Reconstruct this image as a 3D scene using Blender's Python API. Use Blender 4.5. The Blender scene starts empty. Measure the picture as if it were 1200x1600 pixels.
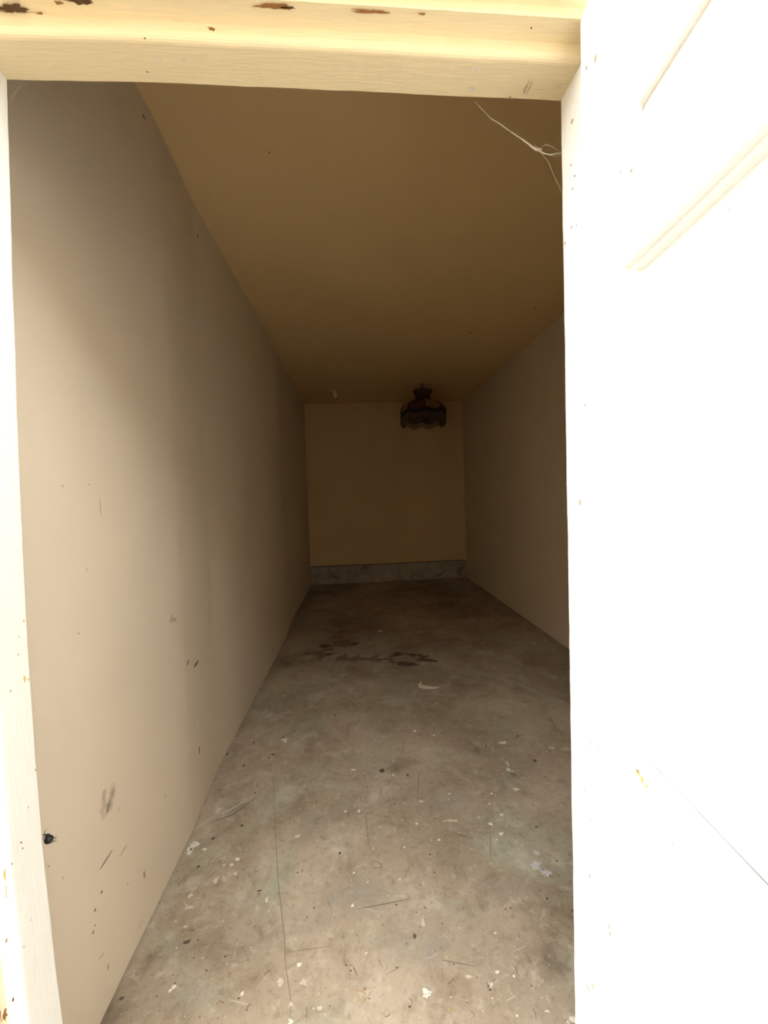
import bpy, bmesh, math, random
from mathutils import Vector, Matrix, noise

random.seed(7)
SC = bpy.context.scene
COL = SC.collection

# ------------------------------------------------------------------ camera
YAW, PITCH, ROLL, FPX = .0764, .0397, -.0316, 620.0
CAM = Vector((0, 0, 1.1547))
FW = Vector((math.sin(YAW)*math.cos(PITCH), math.cos(YAW)*math.cos(PITCH), -math.sin(PITCH)))
_r = Vector((math.cos(YAW), -math.sin(YAW), 0))
_u = _r.cross(FW)
RT = _r*math.cos(ROLL) + _u*math.sin(ROLL)
UP = -_r*math.sin(ROLL) + _u*math.cos(ROLL)
cd = bpy.data.cameras.new('camera')
cam = bpy.data.objects.new('camera', cd)
COL.objects.link(cam)
cd.sensor_fit = 'VERTICAL'
cd.sensor_height = 36
cd.lens = FPX/1600*36
cd.clip_start = .02
m = Matrix((RT, UP, -FW)).transposed().to_4x4()
m.translation = CAM
cam.matrix_world = m
SC.camera = cam

# ------------------------------------------------------------------ sky and exposure
world = bpy.data.worlds.new('overcast_sky')
SC.world = world
world.use_nodes = True
wn = world.node_tree
bg = wn.nodes['Background']
bg.inputs['Color'].default_value = (1.0, .985, .96, 1)
bg.inputs['Strength'].default_value = 1.0
SC.view_settings.view_transform = 'Standard'
SC.view_settings.look = 'None'
SC.view_settings.gamma = 1
SC.view_settings.use_curve_mapping = False
SC.view_settings.exposure = 3.4

# ------------------------------------------------------------------ measures (metres)
H = 2.40                      # ceiling
XL, XR, YB = -.601, 1.525, 5.338
ZI, ZS, ZE = .6476, .585, .556   # inner edge of the stop, its front, outer edge of the jamb
JL, JR, HH = -.4985, .3615, 1.788
RB = .022                     # how far the stop stands proud in the jamb
YF0, YF1 = .548, .650         # front wall

def ray(px, py):
    return (RT*((px-600)/FPX) - UP*((py-800)/FPX) + FW)
def hit(px, py, point, normal):
    d = ray(px, py); n = Vector(normal)
    return CAM + d*((Vector(point)-CAM).dot(n)/d.dot(n))

# ------------------------------------------------------------------ materials
def mat(name):
    mt = bpy.data.materials.new(name); mt.use_nodes = True
    nt = mt.node_tree
    return mt, nt, nt.nodes['Principled BSDF']
def node(nt, typ, **kw):
    n = nt.nodes.new(typ)
    for k, v in kw.items():
        if k in n.inputs: n.inputs[k].default_value = v
        else: setattr(n, k, v)
    return n
def ramp(nt, fac, stops):
    r = nt.nodes.new('ShaderNodeValToRGB')
    e = r.color_ramp.elements
    while len(e) < len(stops): e.new(.5)
    for el, (p, c) in zip(e, stops):
        el.position = p; el.color = (*c, 1)
    nt.links.new(fac, r.inputs['Fac'])
    return r.outputs['Color']
def coords(nt, scale=(1, 1, 1)):
    g = nt.nodes.new('ShaderNodeNewGeometry')
    mp = nt.nodes.new('ShaderNodeMapping'); mp.inputs['Scale'].default_value = scale
    nt.links.new(g.outputs['Position'], mp.inputs['Vector'])
    return mp.outputs['Vector']
def nz(nt, vec, scale, detail=4, rough=.55, dist=0):
    n = node(nt, 'ShaderNodeTexNoise', Scale=scale, Detail=detail, Roughness=rough, Distortion=dist)
    nt.links.new(vec, n.inputs['Vector'])
    return n.outputs['Fac']
def mixc(nt, fac, a, b, mode='MIX'):
    n = nt.nodes.new('ShaderNodeMix'); n.data_type = 'RGBA'; n.blend_type = mode
    for s, v in ((0, fac), (6, a), (7, b)):
        if isinstance(v, (int, float)): n.inputs[s].default_value = v
        elif isinstance(v, tuple): n.inputs[s].default_value = (*v, 1)
        else: nt.links.new(v, n.inputs[s])
    return n.outputs[2]
def bump(nt, bsdf, h, strength, dist):
    b = node(nt, 'ShaderNodeBump', Strength=strength, Distance=dist)
    nt.links.new(h, b.inputs['Height']); nt.links.new(b.outputs['Normal'], bsdf.inputs['Normal'])

def paint(name, c, vary=.06, rough=.75, scale=2.0, bmp=.25):
    mt, nt, b = mat(name)
    v = coords(nt)
    lo = tuple(x*(1-vary) for x in c); hi = tuple(min(1, x*(1+vary)) for x in c)
    col = ramp(nt, nz(nt, v, scale, 5), [(.3, lo), (.7, hi)])
    nt.links.new(col, b.inputs['Base Color'])
    b.inputs['Roughness'].default_value = rough
    b.inputs['Specular IOR Level'].default_value = .25
    bump(nt, b, nz(nt, v, 260, 3), bmp, .0006)
    return mt
def plain(name, c, rough=.8, metal=0):
    mt, nt, b = mat(name)
    v = coords(nt)
    col = ramp(nt, nz(nt, v, 60, 3), [(.25, tuple(x*.8 for x in c)), (.75, tuple(min(1, x*1.15) for x in c))])
    nt.links.new(col, b.inputs['Base Color'])
    b.inputs['Roughness'].default_value = rough
    b.inputs['Metallic'].default_value = metal
    b.inputs['Specular IOR Level'].default_value = .3
    return mt

WALL = paint('beige_wall_paint', (.72, .62, .48), .04)
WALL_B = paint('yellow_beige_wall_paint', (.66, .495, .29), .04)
CEIL = paint('beige_ceiling_paint', (.80, .595, .32), .03)

def concrete_floor():
    mt, nt, b = mat('stained_concrete')
    v = coords(nt)
    base = ramp(nt, nz(nt, v, 1.6, 6, .6, .4), [(.30, (.24, .185, .125)), (.5, (.36, .295, .215)), (.70, (.50, .42, .32))])
    green = ramp(nt, nz(nt, v, 2.6, 5, .6, .8), [(.52, (0, 0, 0)), (.72, (1, 1, 1))])
    c = mixc(nt, green, base, (.35, .345, .255))
    n2 = nz(nt, v, 9, 9, .72, .9)
    c = mixc(nt, .6, c, ramp(nt, n2, [(.30, (.50, .46, .40)), (.50, (1, 1, 1)), (.75, (1.0, 1.0, 1.0))]), 'MULTIPLY')
    pale = ramp(nt, nz(nt, v, 5.3, 8, .7, .3), [(.54, (0, 0, 0)), (.66, (.7, .7, .7))])
    c = mixc(nt, pale, c, (.50, .435, .35))
    fine = ramp(nt, nz(nt, v, 55, 8, .78), [(.28, (.42, .38, .33)), (.48, (1, 1, 1))])
    c = mixc(nt, .7, c, fine, 'MULTIPLY')
    gr2 = ramp(nt, nz(nt, v, 24, 6, .75, .5), [(.56, (0, 0, 0)), (.70, (.55, .55, .55))])
    c = mixc(nt, gr2, c, (.56, .50, .41))
    speck = ramp(nt, nz(nt, v, 190, 2, .5), [(.70, (0, 0, 0)), (.74, (1, 1, 1))])
    c = mixc(nt, speck, c, (.52, .48, .41))
    # long faint scratches across and along
    v2 = coords(nt, (1.2, 26, 1))
    scr = ramp(nt, nz(nt, v2, 5, 4, .6, .3), [(.66, (0, 0, 0)), (.72, (.35, .35, .35))])
    c = mixc(nt, scr, c, (.46, .41, .34))
    nt.links.new(c, b.inputs['Base Color'])
    b.inputs['Roughness'].default_value = .82
    b.inputs['Specular IOR Level'].default_value = .25
    bump(nt, b, nz(nt, v, 45, 8, .7), .35, .003)
    return mt
FLOOR = concrete_floor()

def curb_mat():
    mt, nt, b = mat('bare_concrete')
    v = coords(nt)
    c = ramp(nt, nz(nt, v, 7, 7, .7, .6), [(.30, (.10, .085, .06)), (.44, (.34, .31, .26)), (.7, (.46, .43, .36))])
    nt.links.new(c, b.inputs['Base Color']); b.inputs['Roughness'].default_value = .9
    bump(nt, b, nz(nt, v, 40, 8, .7), .5, .006)
    return mt
CURB = curb_mat()

def wood_paint(name, c, worn=.0, grain=(1, 1, 1), under=(.36, .17, .05)):
    mt, nt, b = mat(name)
    v = coords(nt)
    vg = coords(nt, grain)
    g = nz(nt, vg, 22, 5, .6, .5)
    col = ramp(nt, g, [(.3, tuple(x*.93 for x in c)), (.65, c)])
    if worn > 0:
        n = nz(nt, coords(nt, tuple(.35*x+.3 for x in grain)), 14, 6, .65, .3)
        mask = ramp(nt, n, [(1-worn, (0, 0, 0)), (1-worn+.03, (1, 1, 1))])
        col = mixc(nt, mask, col, under)
    nt.links.new(col, b.inputs['Base Color'])
    b.inputs['Roughness'].default_value = .55
    b.inputs['Specular IOR Level'].default_value = .3
    bump(nt, b, g, .35, .0015)
    return mt
IVORY_H = wood_paint('ivory_gloss_along_x', (.82, .70, .46), .0, (1, 14, 14))
IVORY_V = wood_paint('ivory_gloss_along_z', (.74, .64, .46), .42, (14, 14, 1))
WHITE_V = wood_paint('cream_white_paint', (.80, .79, .735), .0, (14, 14, 1))
DOORW = wood_paint('white_door_paint', (.88, .875, .85), .0, (9, 9, 1))
BARE = plain('bare_brown_wood', (.30, .14, .05))
BARE_D = plain('dark_weathered_wood', (.10, .055, .025))
RUST = plain('rusty_yellow_stain', (.62, .40, .12))
SIDING = paint('pale_yellow_siding', (.74, .62, .40), .05)
GROUND = paint('dusty_yard_ground', (.16, .135, .095), .25, .95, 3, .5)
SPOT_W = plain('white_paint_drip', (.66, .62, .53))
SPOT_C = plain('cream_paint_drip', (.54, .475, .37))
SPOT_G = plain('pale_grey_smear', (.47, .46, .44))
SPOT_D = plain('dark_stain', (.10, .08, .06))
SPOT_B = plain('brown_stain', (.20, .155, .11))
CRACK = plain('dirt_in_crack', (.20, .16, .115))
SCUFF = plain('grey_brown_scuff', (.42, .33, .23))
SCUFF_D = plain('dark_scuff', (.17, .125, .08))
NICK = plain('white_plaster_nick', (.76, .68, .55))
STRAW = plain('dry_straw', (.42, .29, .12))
TWIG = plain('brown_twig', (.13, .07, .035))
SPIDER = plain('glossy_black', (.006, .005, .006), .55)
FABRIC = plain('amber_silk', (.24, .13, .04), .7)
FABRIC2 = plain('maroon_silk', (.085, .03, .02), .7)
TRIM = plain('dark_brown_braid', (.025, .012, .009), .9)
FRINGE = plain('dark_fringe', (.105, .07, .05), .9)
METAL = plain('dull_steel', (.35, .33, .30), .4, .9)
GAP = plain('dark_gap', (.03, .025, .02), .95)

def dusty(name, c, alpha, scale=60):
    mt, nt, b = mat(name)
    out = nt.nodes['Material Output']
    tr = nt.nodes.new('ShaderNodeBsdfTransparent')
    mx = nt.nodes.new('ShaderNodeMixShader')
    b.inputs['Base Color'].default_value = (*c, 1); b.inputs['Roughness'].default_value = .95
    b.inputs['Specular IOR Level'].default_value = .1
    f = ramp(nt, nz(nt, coords(nt), scale, 5, .7), [(.30, (0, 0, 0)), (.70, (alpha, alpha, alpha))])
    at = nt.nodes.new('ShaderNodeAttribute'); at.attribute_name = 'fade'
    ml = nt.nodes.new('ShaderNodeMath'); ml.operation = 'MULTIPLY'
    nt.links.new(f, ml.inputs[0]); nt.links.new(at.outputs['Fac'], ml.inputs[1])
    nt.links.new(ml.outputs[0], mx.inputs[0]); nt.links.new(tr.outputs[0], mx.inputs[1]); nt.links.new(b.outputs[0], mx.inputs[2])
    nt.links.new(mx.outputs[0], out.inputs['Surface'])
    return mt
SMUDGE = dusty('thin_dirt_smudge', (.24, .175, .11), .5)
DUST = dusty('pale_dust_streak', (.62, .58, .50), .6)
DUST2 = dusty('grey_dust_patch', (.46, .42, .35), .6, 22)
DARKPATCH = dusty('thin_dark_stain', (.13, .10, .07), .42, 22)
WEB = plain('spider_silk', (.60, .55, .46))
WEBF = plain('faint_spider_silk', (.40, .33, .22))

# ------------------------------------------------------------------ builders
def link(name, me, material, parent=None):
    o = bpy.data.objects.new(name, me)
    COL.objects.link(o)
    if material: me.materials.append(material)
    if parent: o.parent = parent
    return o
def from_bm(name, bm, material, parent=None, smooth=False):
    bmesh.ops.recalc_face_normals(bm, faces=bm.faces)
    me = bpy.data.meshes.new(name); bm.to_mesh(me); bm.free()
    if smooth:
        for p in me.polygons: p.use_smooth = True
    return link(name, me, material, parent)
def empty(name, loc):
    o = bpy.data.objects.new(name, None); o.location = loc; o.empty_display_size = .05
    COL.objects.link(o); return o
def tag(o, label, cat, group=None):
    o['label'] = label; o['category'] = cat
    if group: o['group'] = group
    return o
def struct(o, label, cat):
    o['kind'] = 'structure'; o['label'] = label; o['category'] = cat
    return o
def box(bm, x0, x1, y0, y1, z0, z1):
    vs = [bm.verts.new((x, y, z)) for z in (z0, z1) for y in (y0, y1) for x in (x0, x1)]
    for f in ((0, 2, 3, 1), (4, 5, 7, 6), (0, 1, 5, 4), (2, 6, 7, 3), (0, 4, 6, 2), (1, 3, 7, 5)):
        bm.faces.new([vs[i] for i in f])
    return vs
def sweep(bm, profile, path):
    """profile: list of (a, b); path: list of functions/frames (origin, A, B)"""
    rings = []
    for o, A, B in path:
        rings.append([bm.verts.new(o + A*a + B*b) for a, b in profile])
    n = len(profile)
    for r0, r1 in zip(rings, rings[1:]):
        for i in range(n):
            bm.faces.new((r0[i], r0[(i+1) % n], r1[(i+1) % n], r1[i]))
    bm.faces.new(rings[0]); bm.faces.new(list(reversed(rings[-1])))
def tube(bm, pts, r, n=5):
    pts = [Vector(p) for p in pts]
    rings = []
    for i, p in enumerate(pts):
        t = (pts[min(i+1, len(pts)-1)] - pts[max(i-1, 0)]).normalized()
        a = t.orthogonal().normalized(); b = t.cross(a)
        rr = r[i] if isinstance(r, (list, tuple)) else r
        rings.append([bm.verts.new(p + (a*math.cos(2*math.pi*k/n) + b*math.sin(2*math.pi*k/n))*rr) for k in range(n)])
    for r0, r1 in zip(rings, rings[1:]):
        for i in range(n):
            bm.faces.new((r0[i], r0[(i+1) % n], r1[(i+1) % n], r1[i]))
    bm.faces.new(rings[0]); bm.faces.new(list(reversed(rings[-1])))

# ------------------------------------------------------------------ room shell
bm = bmesh.new(); box(bm, XL-.15, XR+.15, YF0+.012, YB+.2, -.12, 0)
floor = struct(from_bm('floor', bm, FLOOR), 'stained grey brown concrete floor of the narrow room', 'floor')

bm = bmesh.new(); box(bm, XL-.15, XR+.15, YF1-.1, YB+.2, H, H+.12)
ceiling = struct(from_bm('ceiling', bm, CEIL), 'plain beige painted ceiling of the narrow room', 'ceiling')

def wall_off(y):                      # feathered plaster joints make the left wall dip a little
    for y0 in (1.40, 3.42):
        if y0 <= y < y0+1.6:
            t = y-y0
            return -.020*(t/.35) if t < .35 else -.020*(1-(t-.35)/1.25)
    return 0.0
bm = bmesh.new(); box(bm, XL-.15, XL-.03, YF0+.01, YB+.2, 0, H)
wall_left = struct(from_bm('wall_left', bm, WALL), 'long beige plastered wall with faint vertical board joints and scuffs', 'wall')
for y0, y1 in ((YF1, 1.40), (1.40, 3.42), (3.42, YB)):
    bm = bmesh.new()
    n = 24
    prof = []
    rows = []
    for i in range(n+1):
        y = y0+(y1-y0)*i/n
        yy = min(y, y1-1e-4)
        x = XL+wall_off(yy)+.0006*noise.noise(Vector((y*3, 1.3, 0)))
        rows.append((x, y))
    cols = [[bm.verts.new((x, y, z)) for z in (.004, H)] for x, y in rows]
    back = [[bm.verts.new((XL-.03, y, z)) for z in (.004, H)] for x, y in rows]
    for i in range(n):
        bm.faces.new((cols[i][0], cols[i+1][0], cols[i+1][1], cols[i][1]))
        bm.faces.new((back[i][1], back[i+1][1], back[i+1][0], back[i][0]))
        bm.faces.new((cols[i][1], cols[i+1][1], back[i+1][1], back[i][1]))
        bm.faces.new((cols[i][0], back[i][0], back[i+1][0], cols[i+1][0]))
    bm.faces.new((cols[0][0], cols[0][1], back[0][1], back[0][0]))
    bm.faces.new((cols[n][0], back[n][0], back[n][1], cols[n][1]))
    from_bm('plasterboard_sheet', bm, WALL, wall_left)

bm = bmesh.new(); box(bm, XR, XR+.15, YF0+.01, YB+.2, .003, H)
wall_right = struct(from_bm('wall_right', bm, WALL), 'beige wall in shadow behind the open door side', 'wall')

bm = bmesh.new(); box(bm, XL-.02, XR+.02, YB, YB+.12, .245, H)
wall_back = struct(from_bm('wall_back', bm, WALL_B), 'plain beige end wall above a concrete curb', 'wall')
# rough concrete curb below the end wall, a near-black strip painted as the shadow between
bm = bmesh.new()
n = 60
top, bot, tb = [], [], []
for i in range(n+1):
    x = XL-.028+(XR-XL+.04)*i/n
    j = .004*noise.noise(Vector((x*7, 0, 3)))
    tb.append(bm.verts.new((x, YB+.14, .233+j)))
    top.append(bm.verts.new((x, YB+.006+.004*noise.noise(Vector((x*5, 2, 0))), .233+j)))
    bot.append(bm.verts.new((x, YB-.012+.010*noise.noise(Vector((x*9, 5, 0))), 0)))
for i in range(n):
    bm.faces.new((bot[i], bot[i+1], top[i+1], top[i]))
    bm.faces.new((top[i], top[i+1], tb[i+1], tb[i]))
curb = struct(from_bm('baseboard_back', bm, CURB), 'rough bare concrete curb under the end wall', 'curb')
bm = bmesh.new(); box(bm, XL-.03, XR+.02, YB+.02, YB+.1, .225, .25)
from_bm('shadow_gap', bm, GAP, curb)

# front wall around the opening
bm = bmesh.new()
box(bm, -3.2, JL-RB-.03, YF0, YF1, 0, H+.12)
box(bm, JR+RB+.03, 3.6, YF0, YF1, 0, H+.12)
box(bm, JL-RB-.03, JR+RB+.03, YF0, YF1, HH+RB+.03, H+.12)
wall_front = struct(from_bm('wall_front', bm, SIDING), 'pale painted front wall around the doorway', 'wall')

# ------------------------------------------------------------------ door frame
def bow(z):            # old left jamb: leans in at the top, bows out in the middle
    z = min(max(z, .28), 1.79)
    return ((-.01792*z + .09006)*z - .11341)*z + .03151
def wob(s, k): return .0011*noise.noise(Vector((s*9, k, 0))) + .0006*noise.noise(Vector((s*31, k, 4)))
RND = .009
def stop_profile(depth, thick):
    # a: along depth (0 = inner edge, depth = front), b: thickness (0 = exposed face, thick = against jamb)
    pr = [(0.0, thick), (0.0, .002), (.002, 0)]
    for i in range(6):
        a = i/5*math.pi/2
        pr.append((depth-RND+RND*math.sin(a), RND-RND*math.cos(a)))
    pr.append((depth, thick))
    return pr
dep = ZI-ZS
# head jamb board + stop
bm = bmesh.new()
path = []
for i in range(41):
    x = JL-RB-.028+(JR-JL+2*RB+.056)*i/40
    path.append((Vector((x, YF1-.001, HH+RB+wob(x, 7))), Vector((0, -1, 0)), Vector((0, 0, 1))))
sweep(bm, [(0, 0), (YF1-ZE, 0), (YF1-ZE+.001, .002), (YF1-ZE+.001, .03), (0, .03)], path)
trim_1 = struct(from_bm('trim_1', bm, IVORY_H), 'ivory painted head jamb over the doorway with flaking paint', 'door trim')
bm = bmesh.new(); path = []
for i in range(61):
    x = JL-.02+(JR-JL+.04)*i/60
    u_ = (x-JL)/(JR-JL)
    drop = -.006*math.exp(-((u_-0)/.18)**2)
    path.append((Vector((x, ZI, HH+drop+wob(x, 1)+.004*(u_-.5)*0)), Vector((0, -1, 0)), Vector((0, 0, 1))))
sweep(bm, stop_profile(dep, RB+.004), path)
from_bm('door_stop', bm, IVORY_H, trim_1)
# left jamb
bm = bmesh.new(); path = []
for i in range(61):
    z = HH*1.012*i/60+.0
    path.append((Vector((JL-RB+bow(z)+wob(z, 9), YF1-.001, z)), Vector((0, -1, 0)), Vector((-1, 0, 0))))
sweep(bm, [(0, 0), (YF1-ZE, 0), (YF1-ZE+.001, .002), (YF1-ZE+.001, .028), (0, .028)], path)
trim_2 = struct(from_bm('trim_2', bm, IVORY_V), 'ivory painted left jamb, paint peeled to bare wood near its foot', 'door trim')
bm = bmesh.new(); path = []
for i in range(81):
    z = (HH+.002)*i/80
    path.append((Vector((JL+bow(z)+wob(z, 2), ZI, z)), Vector((0, -1, 0)), Vector((-1, 0, 0))))
sweep(bm, stop_profile(dep, RB+.004), path)
from_bm('door_stop', bm, WHITE_V, trim_2)
# right jamb
bm = bmesh.new(); path = []
for i in range(61):
    z = HH*1.012*i/60
    path.append((Vector((JR+RB+wob(z, 5), YF1-.001, z)), Vector((0, -1, 0)), Vector((1, 0, 0))))
sweep(bm, [(0, 0), (YF1-ZE, 0), (YF1-ZE, .028), (0, .028)], path)
trim_3 = struct(from_bm('trim_3', bm, WHITE_V), 'white painted right jamb where the door is hinged', 'door trim')
bm = bmesh.new(); path = []
for i in range(81):
    z = (HH+.002)*i/80
    path.append((Vector((JR+.0035*(1-z/.9)*.6+wob(z, 3), ZI, z)), Vector((0, -1, 0)), Vector((1, 0, 0))))
sweep(bm, stop_profile(dep, RB+.004), path)
from_bm('door_stop', bm, WHITE_V, trim_3)
# drip board above the head, outside
bm = bmesh.new(); path = []
for i in range(41):
    x = -.75+1.9*i/40
    path.append((Vector((x, ZE, HH+RB+.013+wob(x, 8))), Vector((0, -1, 0)), Vector((0, 0, 1))))
sweep(bm, [(0, 0), (.022, .001), (.025, .004), (.025, .026), (0, .034)], path)
trim_4 = struct(from_bm('trim_4', bm, IVORY_H), 'ivory drip board above the doorway outside', 'door trim')

# ------------------------------------------------------------------ open door
DANG = math.atan(.112)
DH = Vector((.338, ZE-.002, 0))                    # hinge end of the inner face
DD = Vector((-math.sin(DANG), -math.cos(DANG), 0)) # along the door, away from the hinge
DN = Vector((-math.cos(DANG), math.sin(DANG), 0))  # inner face normal, towards the opening
DW, DT, DZ0, DZ1 = .885, .044, .012, HH+RB-.004
def dpt(s, z, n=0): return DH + DD*s + DN*n + Vector((0, 0, z))
def door_hit(px, py):
    p = hit(px, py, DH, DN)
    return (p-DH).dot(DD), p.z
door = empty('door_1', DH - Vector((0, 0, 0)))
struct(door, 'white panelled door standing open outward on the right jamb', 'door')
def dmesh(name, bm, material, parent=door, smooth=False):
    o = from_bm(name, bm, material, None, smooth)
    o.parent = parent
    o.matrix_parent_inverse = Matrix.Translation(-door.location) if parent is door else Matrix.Identity(4)
    return o
def dbox(bm, s0, s1, z0, z1, n0, n1):
    vs = [bm.verts.new(dpt(s, z, n)) for z in (z0, z1) for n in (n0, n1) for s in (s0, s1)]
    for f in ((0, 2, 3, 1), (4, 5, 7, 6), (0, 1, 5, 4), (2, 6, 7, 3), (0, 4, 6, 2), (1, 3, 7, 5)):
        bm.faces.new([vs[i] for i in f])
sA, zA = door_hit(979, 411)
sB, zB = door_hit(1006, 166)
sC, zC = door_hit(1015, 1185)
s_st = sA-.002
pw = (DW-3*.115)/2
print('door marks', sA, zA, sB, zB, sC, zC)
S0a, S0b = s_st, s_st+pw
S1a, S1b = S0b+.105, DW-.115
rows = [(zB, DZ1-.105), (zC, zA), (.20, zC-.20)]
# slab with six openings
slab = bmesh.new()
ss = [0, S0a, S0b, S1a, S1b, DW]
zz = sorted({DZ0, DZ1, *[a for a, b in rows], *[b for a, b in rows]})
def in_panel(s, z):
    return any(a < z < b for a, b in rows[1:]) and (S0a < s < S0b or S1a < s < S1b)
for n_, flip in ((0, 1), (-DT, -1)):
    for i in range(5):
        for j in range(len(zz)-1):
            if in_panel((ss[i]+ss[i+1])/2, (zz[j]+zz[j+1])/2): continue
            q = [slab.verts.new(dpt(s, z, n_)) for s, z in ((ss[i], zz[j]), (ss[i+1], zz[j]), (ss[i+1], zz[j+1]), (ss[i], zz[j+1]))]
            slab.faces.new(q if flip > 0 else q[::-1])
per = [(0, DZ0), (DW, DZ0), (DW, DZ1), (0, DZ1)]
for k in range(4):
    a, b = per[k], per[(k+1) % 4]
    slab.faces.new([slab.verts.new(dpt(*p)) for p in ((*a, 0), (*a, -DT), (*b, -DT), (*b, 0))])
bmesh.ops.remove_doubles(slab, verts=slab.verts, dist=1e-5)
dmesh('slab', slab, DOORW)
# moulded panels: concentric steps (inset, height)
OG = [(0, 0), (.0003, .0035), (.005, .008), (.009, .008), (.0094, -.001), (.014, -.002), (.0144, -.012), (.028, -.0135), (.046, -.013), (.060, -.006), (.062, -.005)]
OGT = [(0, 0), (.0002, .0075), (.012, .0075), (.016, .002), (.030, .001), (.044, .004)]
for ri, (z0, z1) in enumerate(rows):
    for a, b in ((S0a, S0b), (S1a, S1b)):
        for side in (0, 1):
            OGr = OGT if z0 == zB else OG
            a_ = sB if z0 == zB and a == S0a else a
            bm = bmesh.new(); rings = []
            for ins, h in OGr:
                nn = h if side == 0 else -DT-h
                rings.append([bm.verts.new(dpt(s, z, nn)) for s, z in ((a_+ins, z0+ins), (b-ins, z0+ins), (b-ins, z1-ins), (a_+ins, z1-ins))])
            for r0, r1 in zip(rings, rings[1:]):
                for i in range(4): bm.faces.new((r0[i], r0[(i+1) % 4], r1[(i+1) % 4], r1[i]))
            bm.faces.new(rings[-1])
            dmesh('door_panel', bm, DOORW)
# thin grey lines painted as the shade along the moulding edges
MOULD_SHADOW = plain('grey_moulding_shadow', (.19, .187, .18))
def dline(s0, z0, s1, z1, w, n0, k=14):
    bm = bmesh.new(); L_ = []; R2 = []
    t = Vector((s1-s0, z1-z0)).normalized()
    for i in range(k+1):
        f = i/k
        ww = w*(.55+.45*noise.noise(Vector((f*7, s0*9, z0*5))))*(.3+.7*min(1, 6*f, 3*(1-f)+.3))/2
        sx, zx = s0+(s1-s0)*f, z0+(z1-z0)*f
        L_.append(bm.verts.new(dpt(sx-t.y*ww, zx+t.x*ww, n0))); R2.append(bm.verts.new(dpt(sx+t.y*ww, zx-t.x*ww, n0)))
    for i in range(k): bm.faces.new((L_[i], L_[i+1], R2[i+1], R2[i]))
    dmesh('shadow_line', bm, MOULD_SHADOW)
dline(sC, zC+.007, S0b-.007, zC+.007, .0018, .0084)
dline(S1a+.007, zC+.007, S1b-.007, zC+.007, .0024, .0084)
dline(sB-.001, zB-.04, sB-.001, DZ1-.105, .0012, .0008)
# lever-less round knob at the free edge (both faces)
for nn in (0, -DT):
    sg = 1 if nn == 0 else -1
    bm = bmesh.new(); rings = []
    zc = zC-.10; sc_ = DW-.065
    for d_, r_ in ((0, .030), (.006, .030), (.008, .014), (.030, .012), (.036, .022), (.048, .027), (.060, .022), (.064, .006)):
        rings.append([bm.verts.new(dpt(sc_+r_*math.cos(t*math.pi/10), zc+r_*math.sin(t*math.pi/10), nn+sg*d_)) for t in range(20)])
    for r0, r1 in zip(rings, rings[1:]):
        for i in range(20): bm.faces.new((r0[i], r0[(i+1) % 20], r1[(i+1) % 20], r1[i]))
    bm.faces.new(rings[-1])
    dmesh('door_knob', bm, METAL, smooth=True)

# ------------------------------------------------------------------ flat marks (children of what they mark)
def blob_pts(c, U, V, ru, rv, n=12, jag=.3):
    ph = random.random()*9
    if n >= 16:
        out = []
        for k in range(n):
            t = 2*math.pi*k/n
            q = Vector((math.cos(t)*1.6+ph, math.sin(t)*1.6, ph))
            f = 1+jag*(.7*noise.noise(q)+.6*noise.noise(q*2.7)+.4*noise.noise(q*6.1))
            out.append(c + U*(ru*math.cos(t)*f) + V*(rv*math.sin(t)*f))
        return out
    return [c + U*(ru*math.cos(t)*(1+jag*noise.noise(Vector((math.cos(t)*1.7+ph, math.sin(t)*1.7, ph))))) +
            V*(rv*math.sin(t)*(1+jag*noise.noise(Vector((math.cos(t)*1.7+ph, math.sin(t)*1.7, ph+5))))) for t in [2*math.pi*k/n for k in range(n)]]
def slabpoly(name, pts, N, th, material, parent):
    """thin slab: outline slightly below the surface, top shrunk"""
    if material in (SMUDGE, DUST, DUST2, DARKPATCH): return softpoly(name, pts, N, th, material, parent)
    bm = bmesh.new()
    c = sum(pts, Vector())/len(pts)
    lo = [bm.verts.new(p) for p in pts]
    hi = [bm.verts.new(p + (c-p)*.08 + N*th) for p in pts]
    k = len(pts)
    for i in range(k): bm.faces.new((lo[i], lo[(i+1) % k], hi[(i+1) % k], hi[i]))
    bm.faces.new(hi)
    return from_bm(name, bm, material, parent)
def softpoly(name, pts, N, th, material, parent):
    """stain that thins out towards its rim (fade: 1 in the middle, 0 at the rim)"""
    c = sum(pts, Vector())/len(pts); k = len(pts); V = []; F = []; fade = []
    levels = ((0, 0), (.3, .35), (.6, .85), (.85, 1))
    for t, a in levels:
        V += [p.lerp(c, t)+N*th for p in pts]; fade += [a]*k
    V.append(c+N*th); fade.append(1)
    for L in range(3):
        for i in range(k): F.append((L*k+i, L*k+(i+1) % k, (L+1)*k+(i+1) % k, (L+1)*k+i))
    for i in range(k): F.append((3*k+i, 3*k+(i+1) % k, 4*k))
    me = bpy.data.meshes.new(name); me.from_pydata(V, [], F); me.update()
    at = me.attributes.new('fade', 'FLOAT', 'POINT')
    at.data.foreach_set('value', fade)
    return link(name, me, material, parent)
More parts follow.
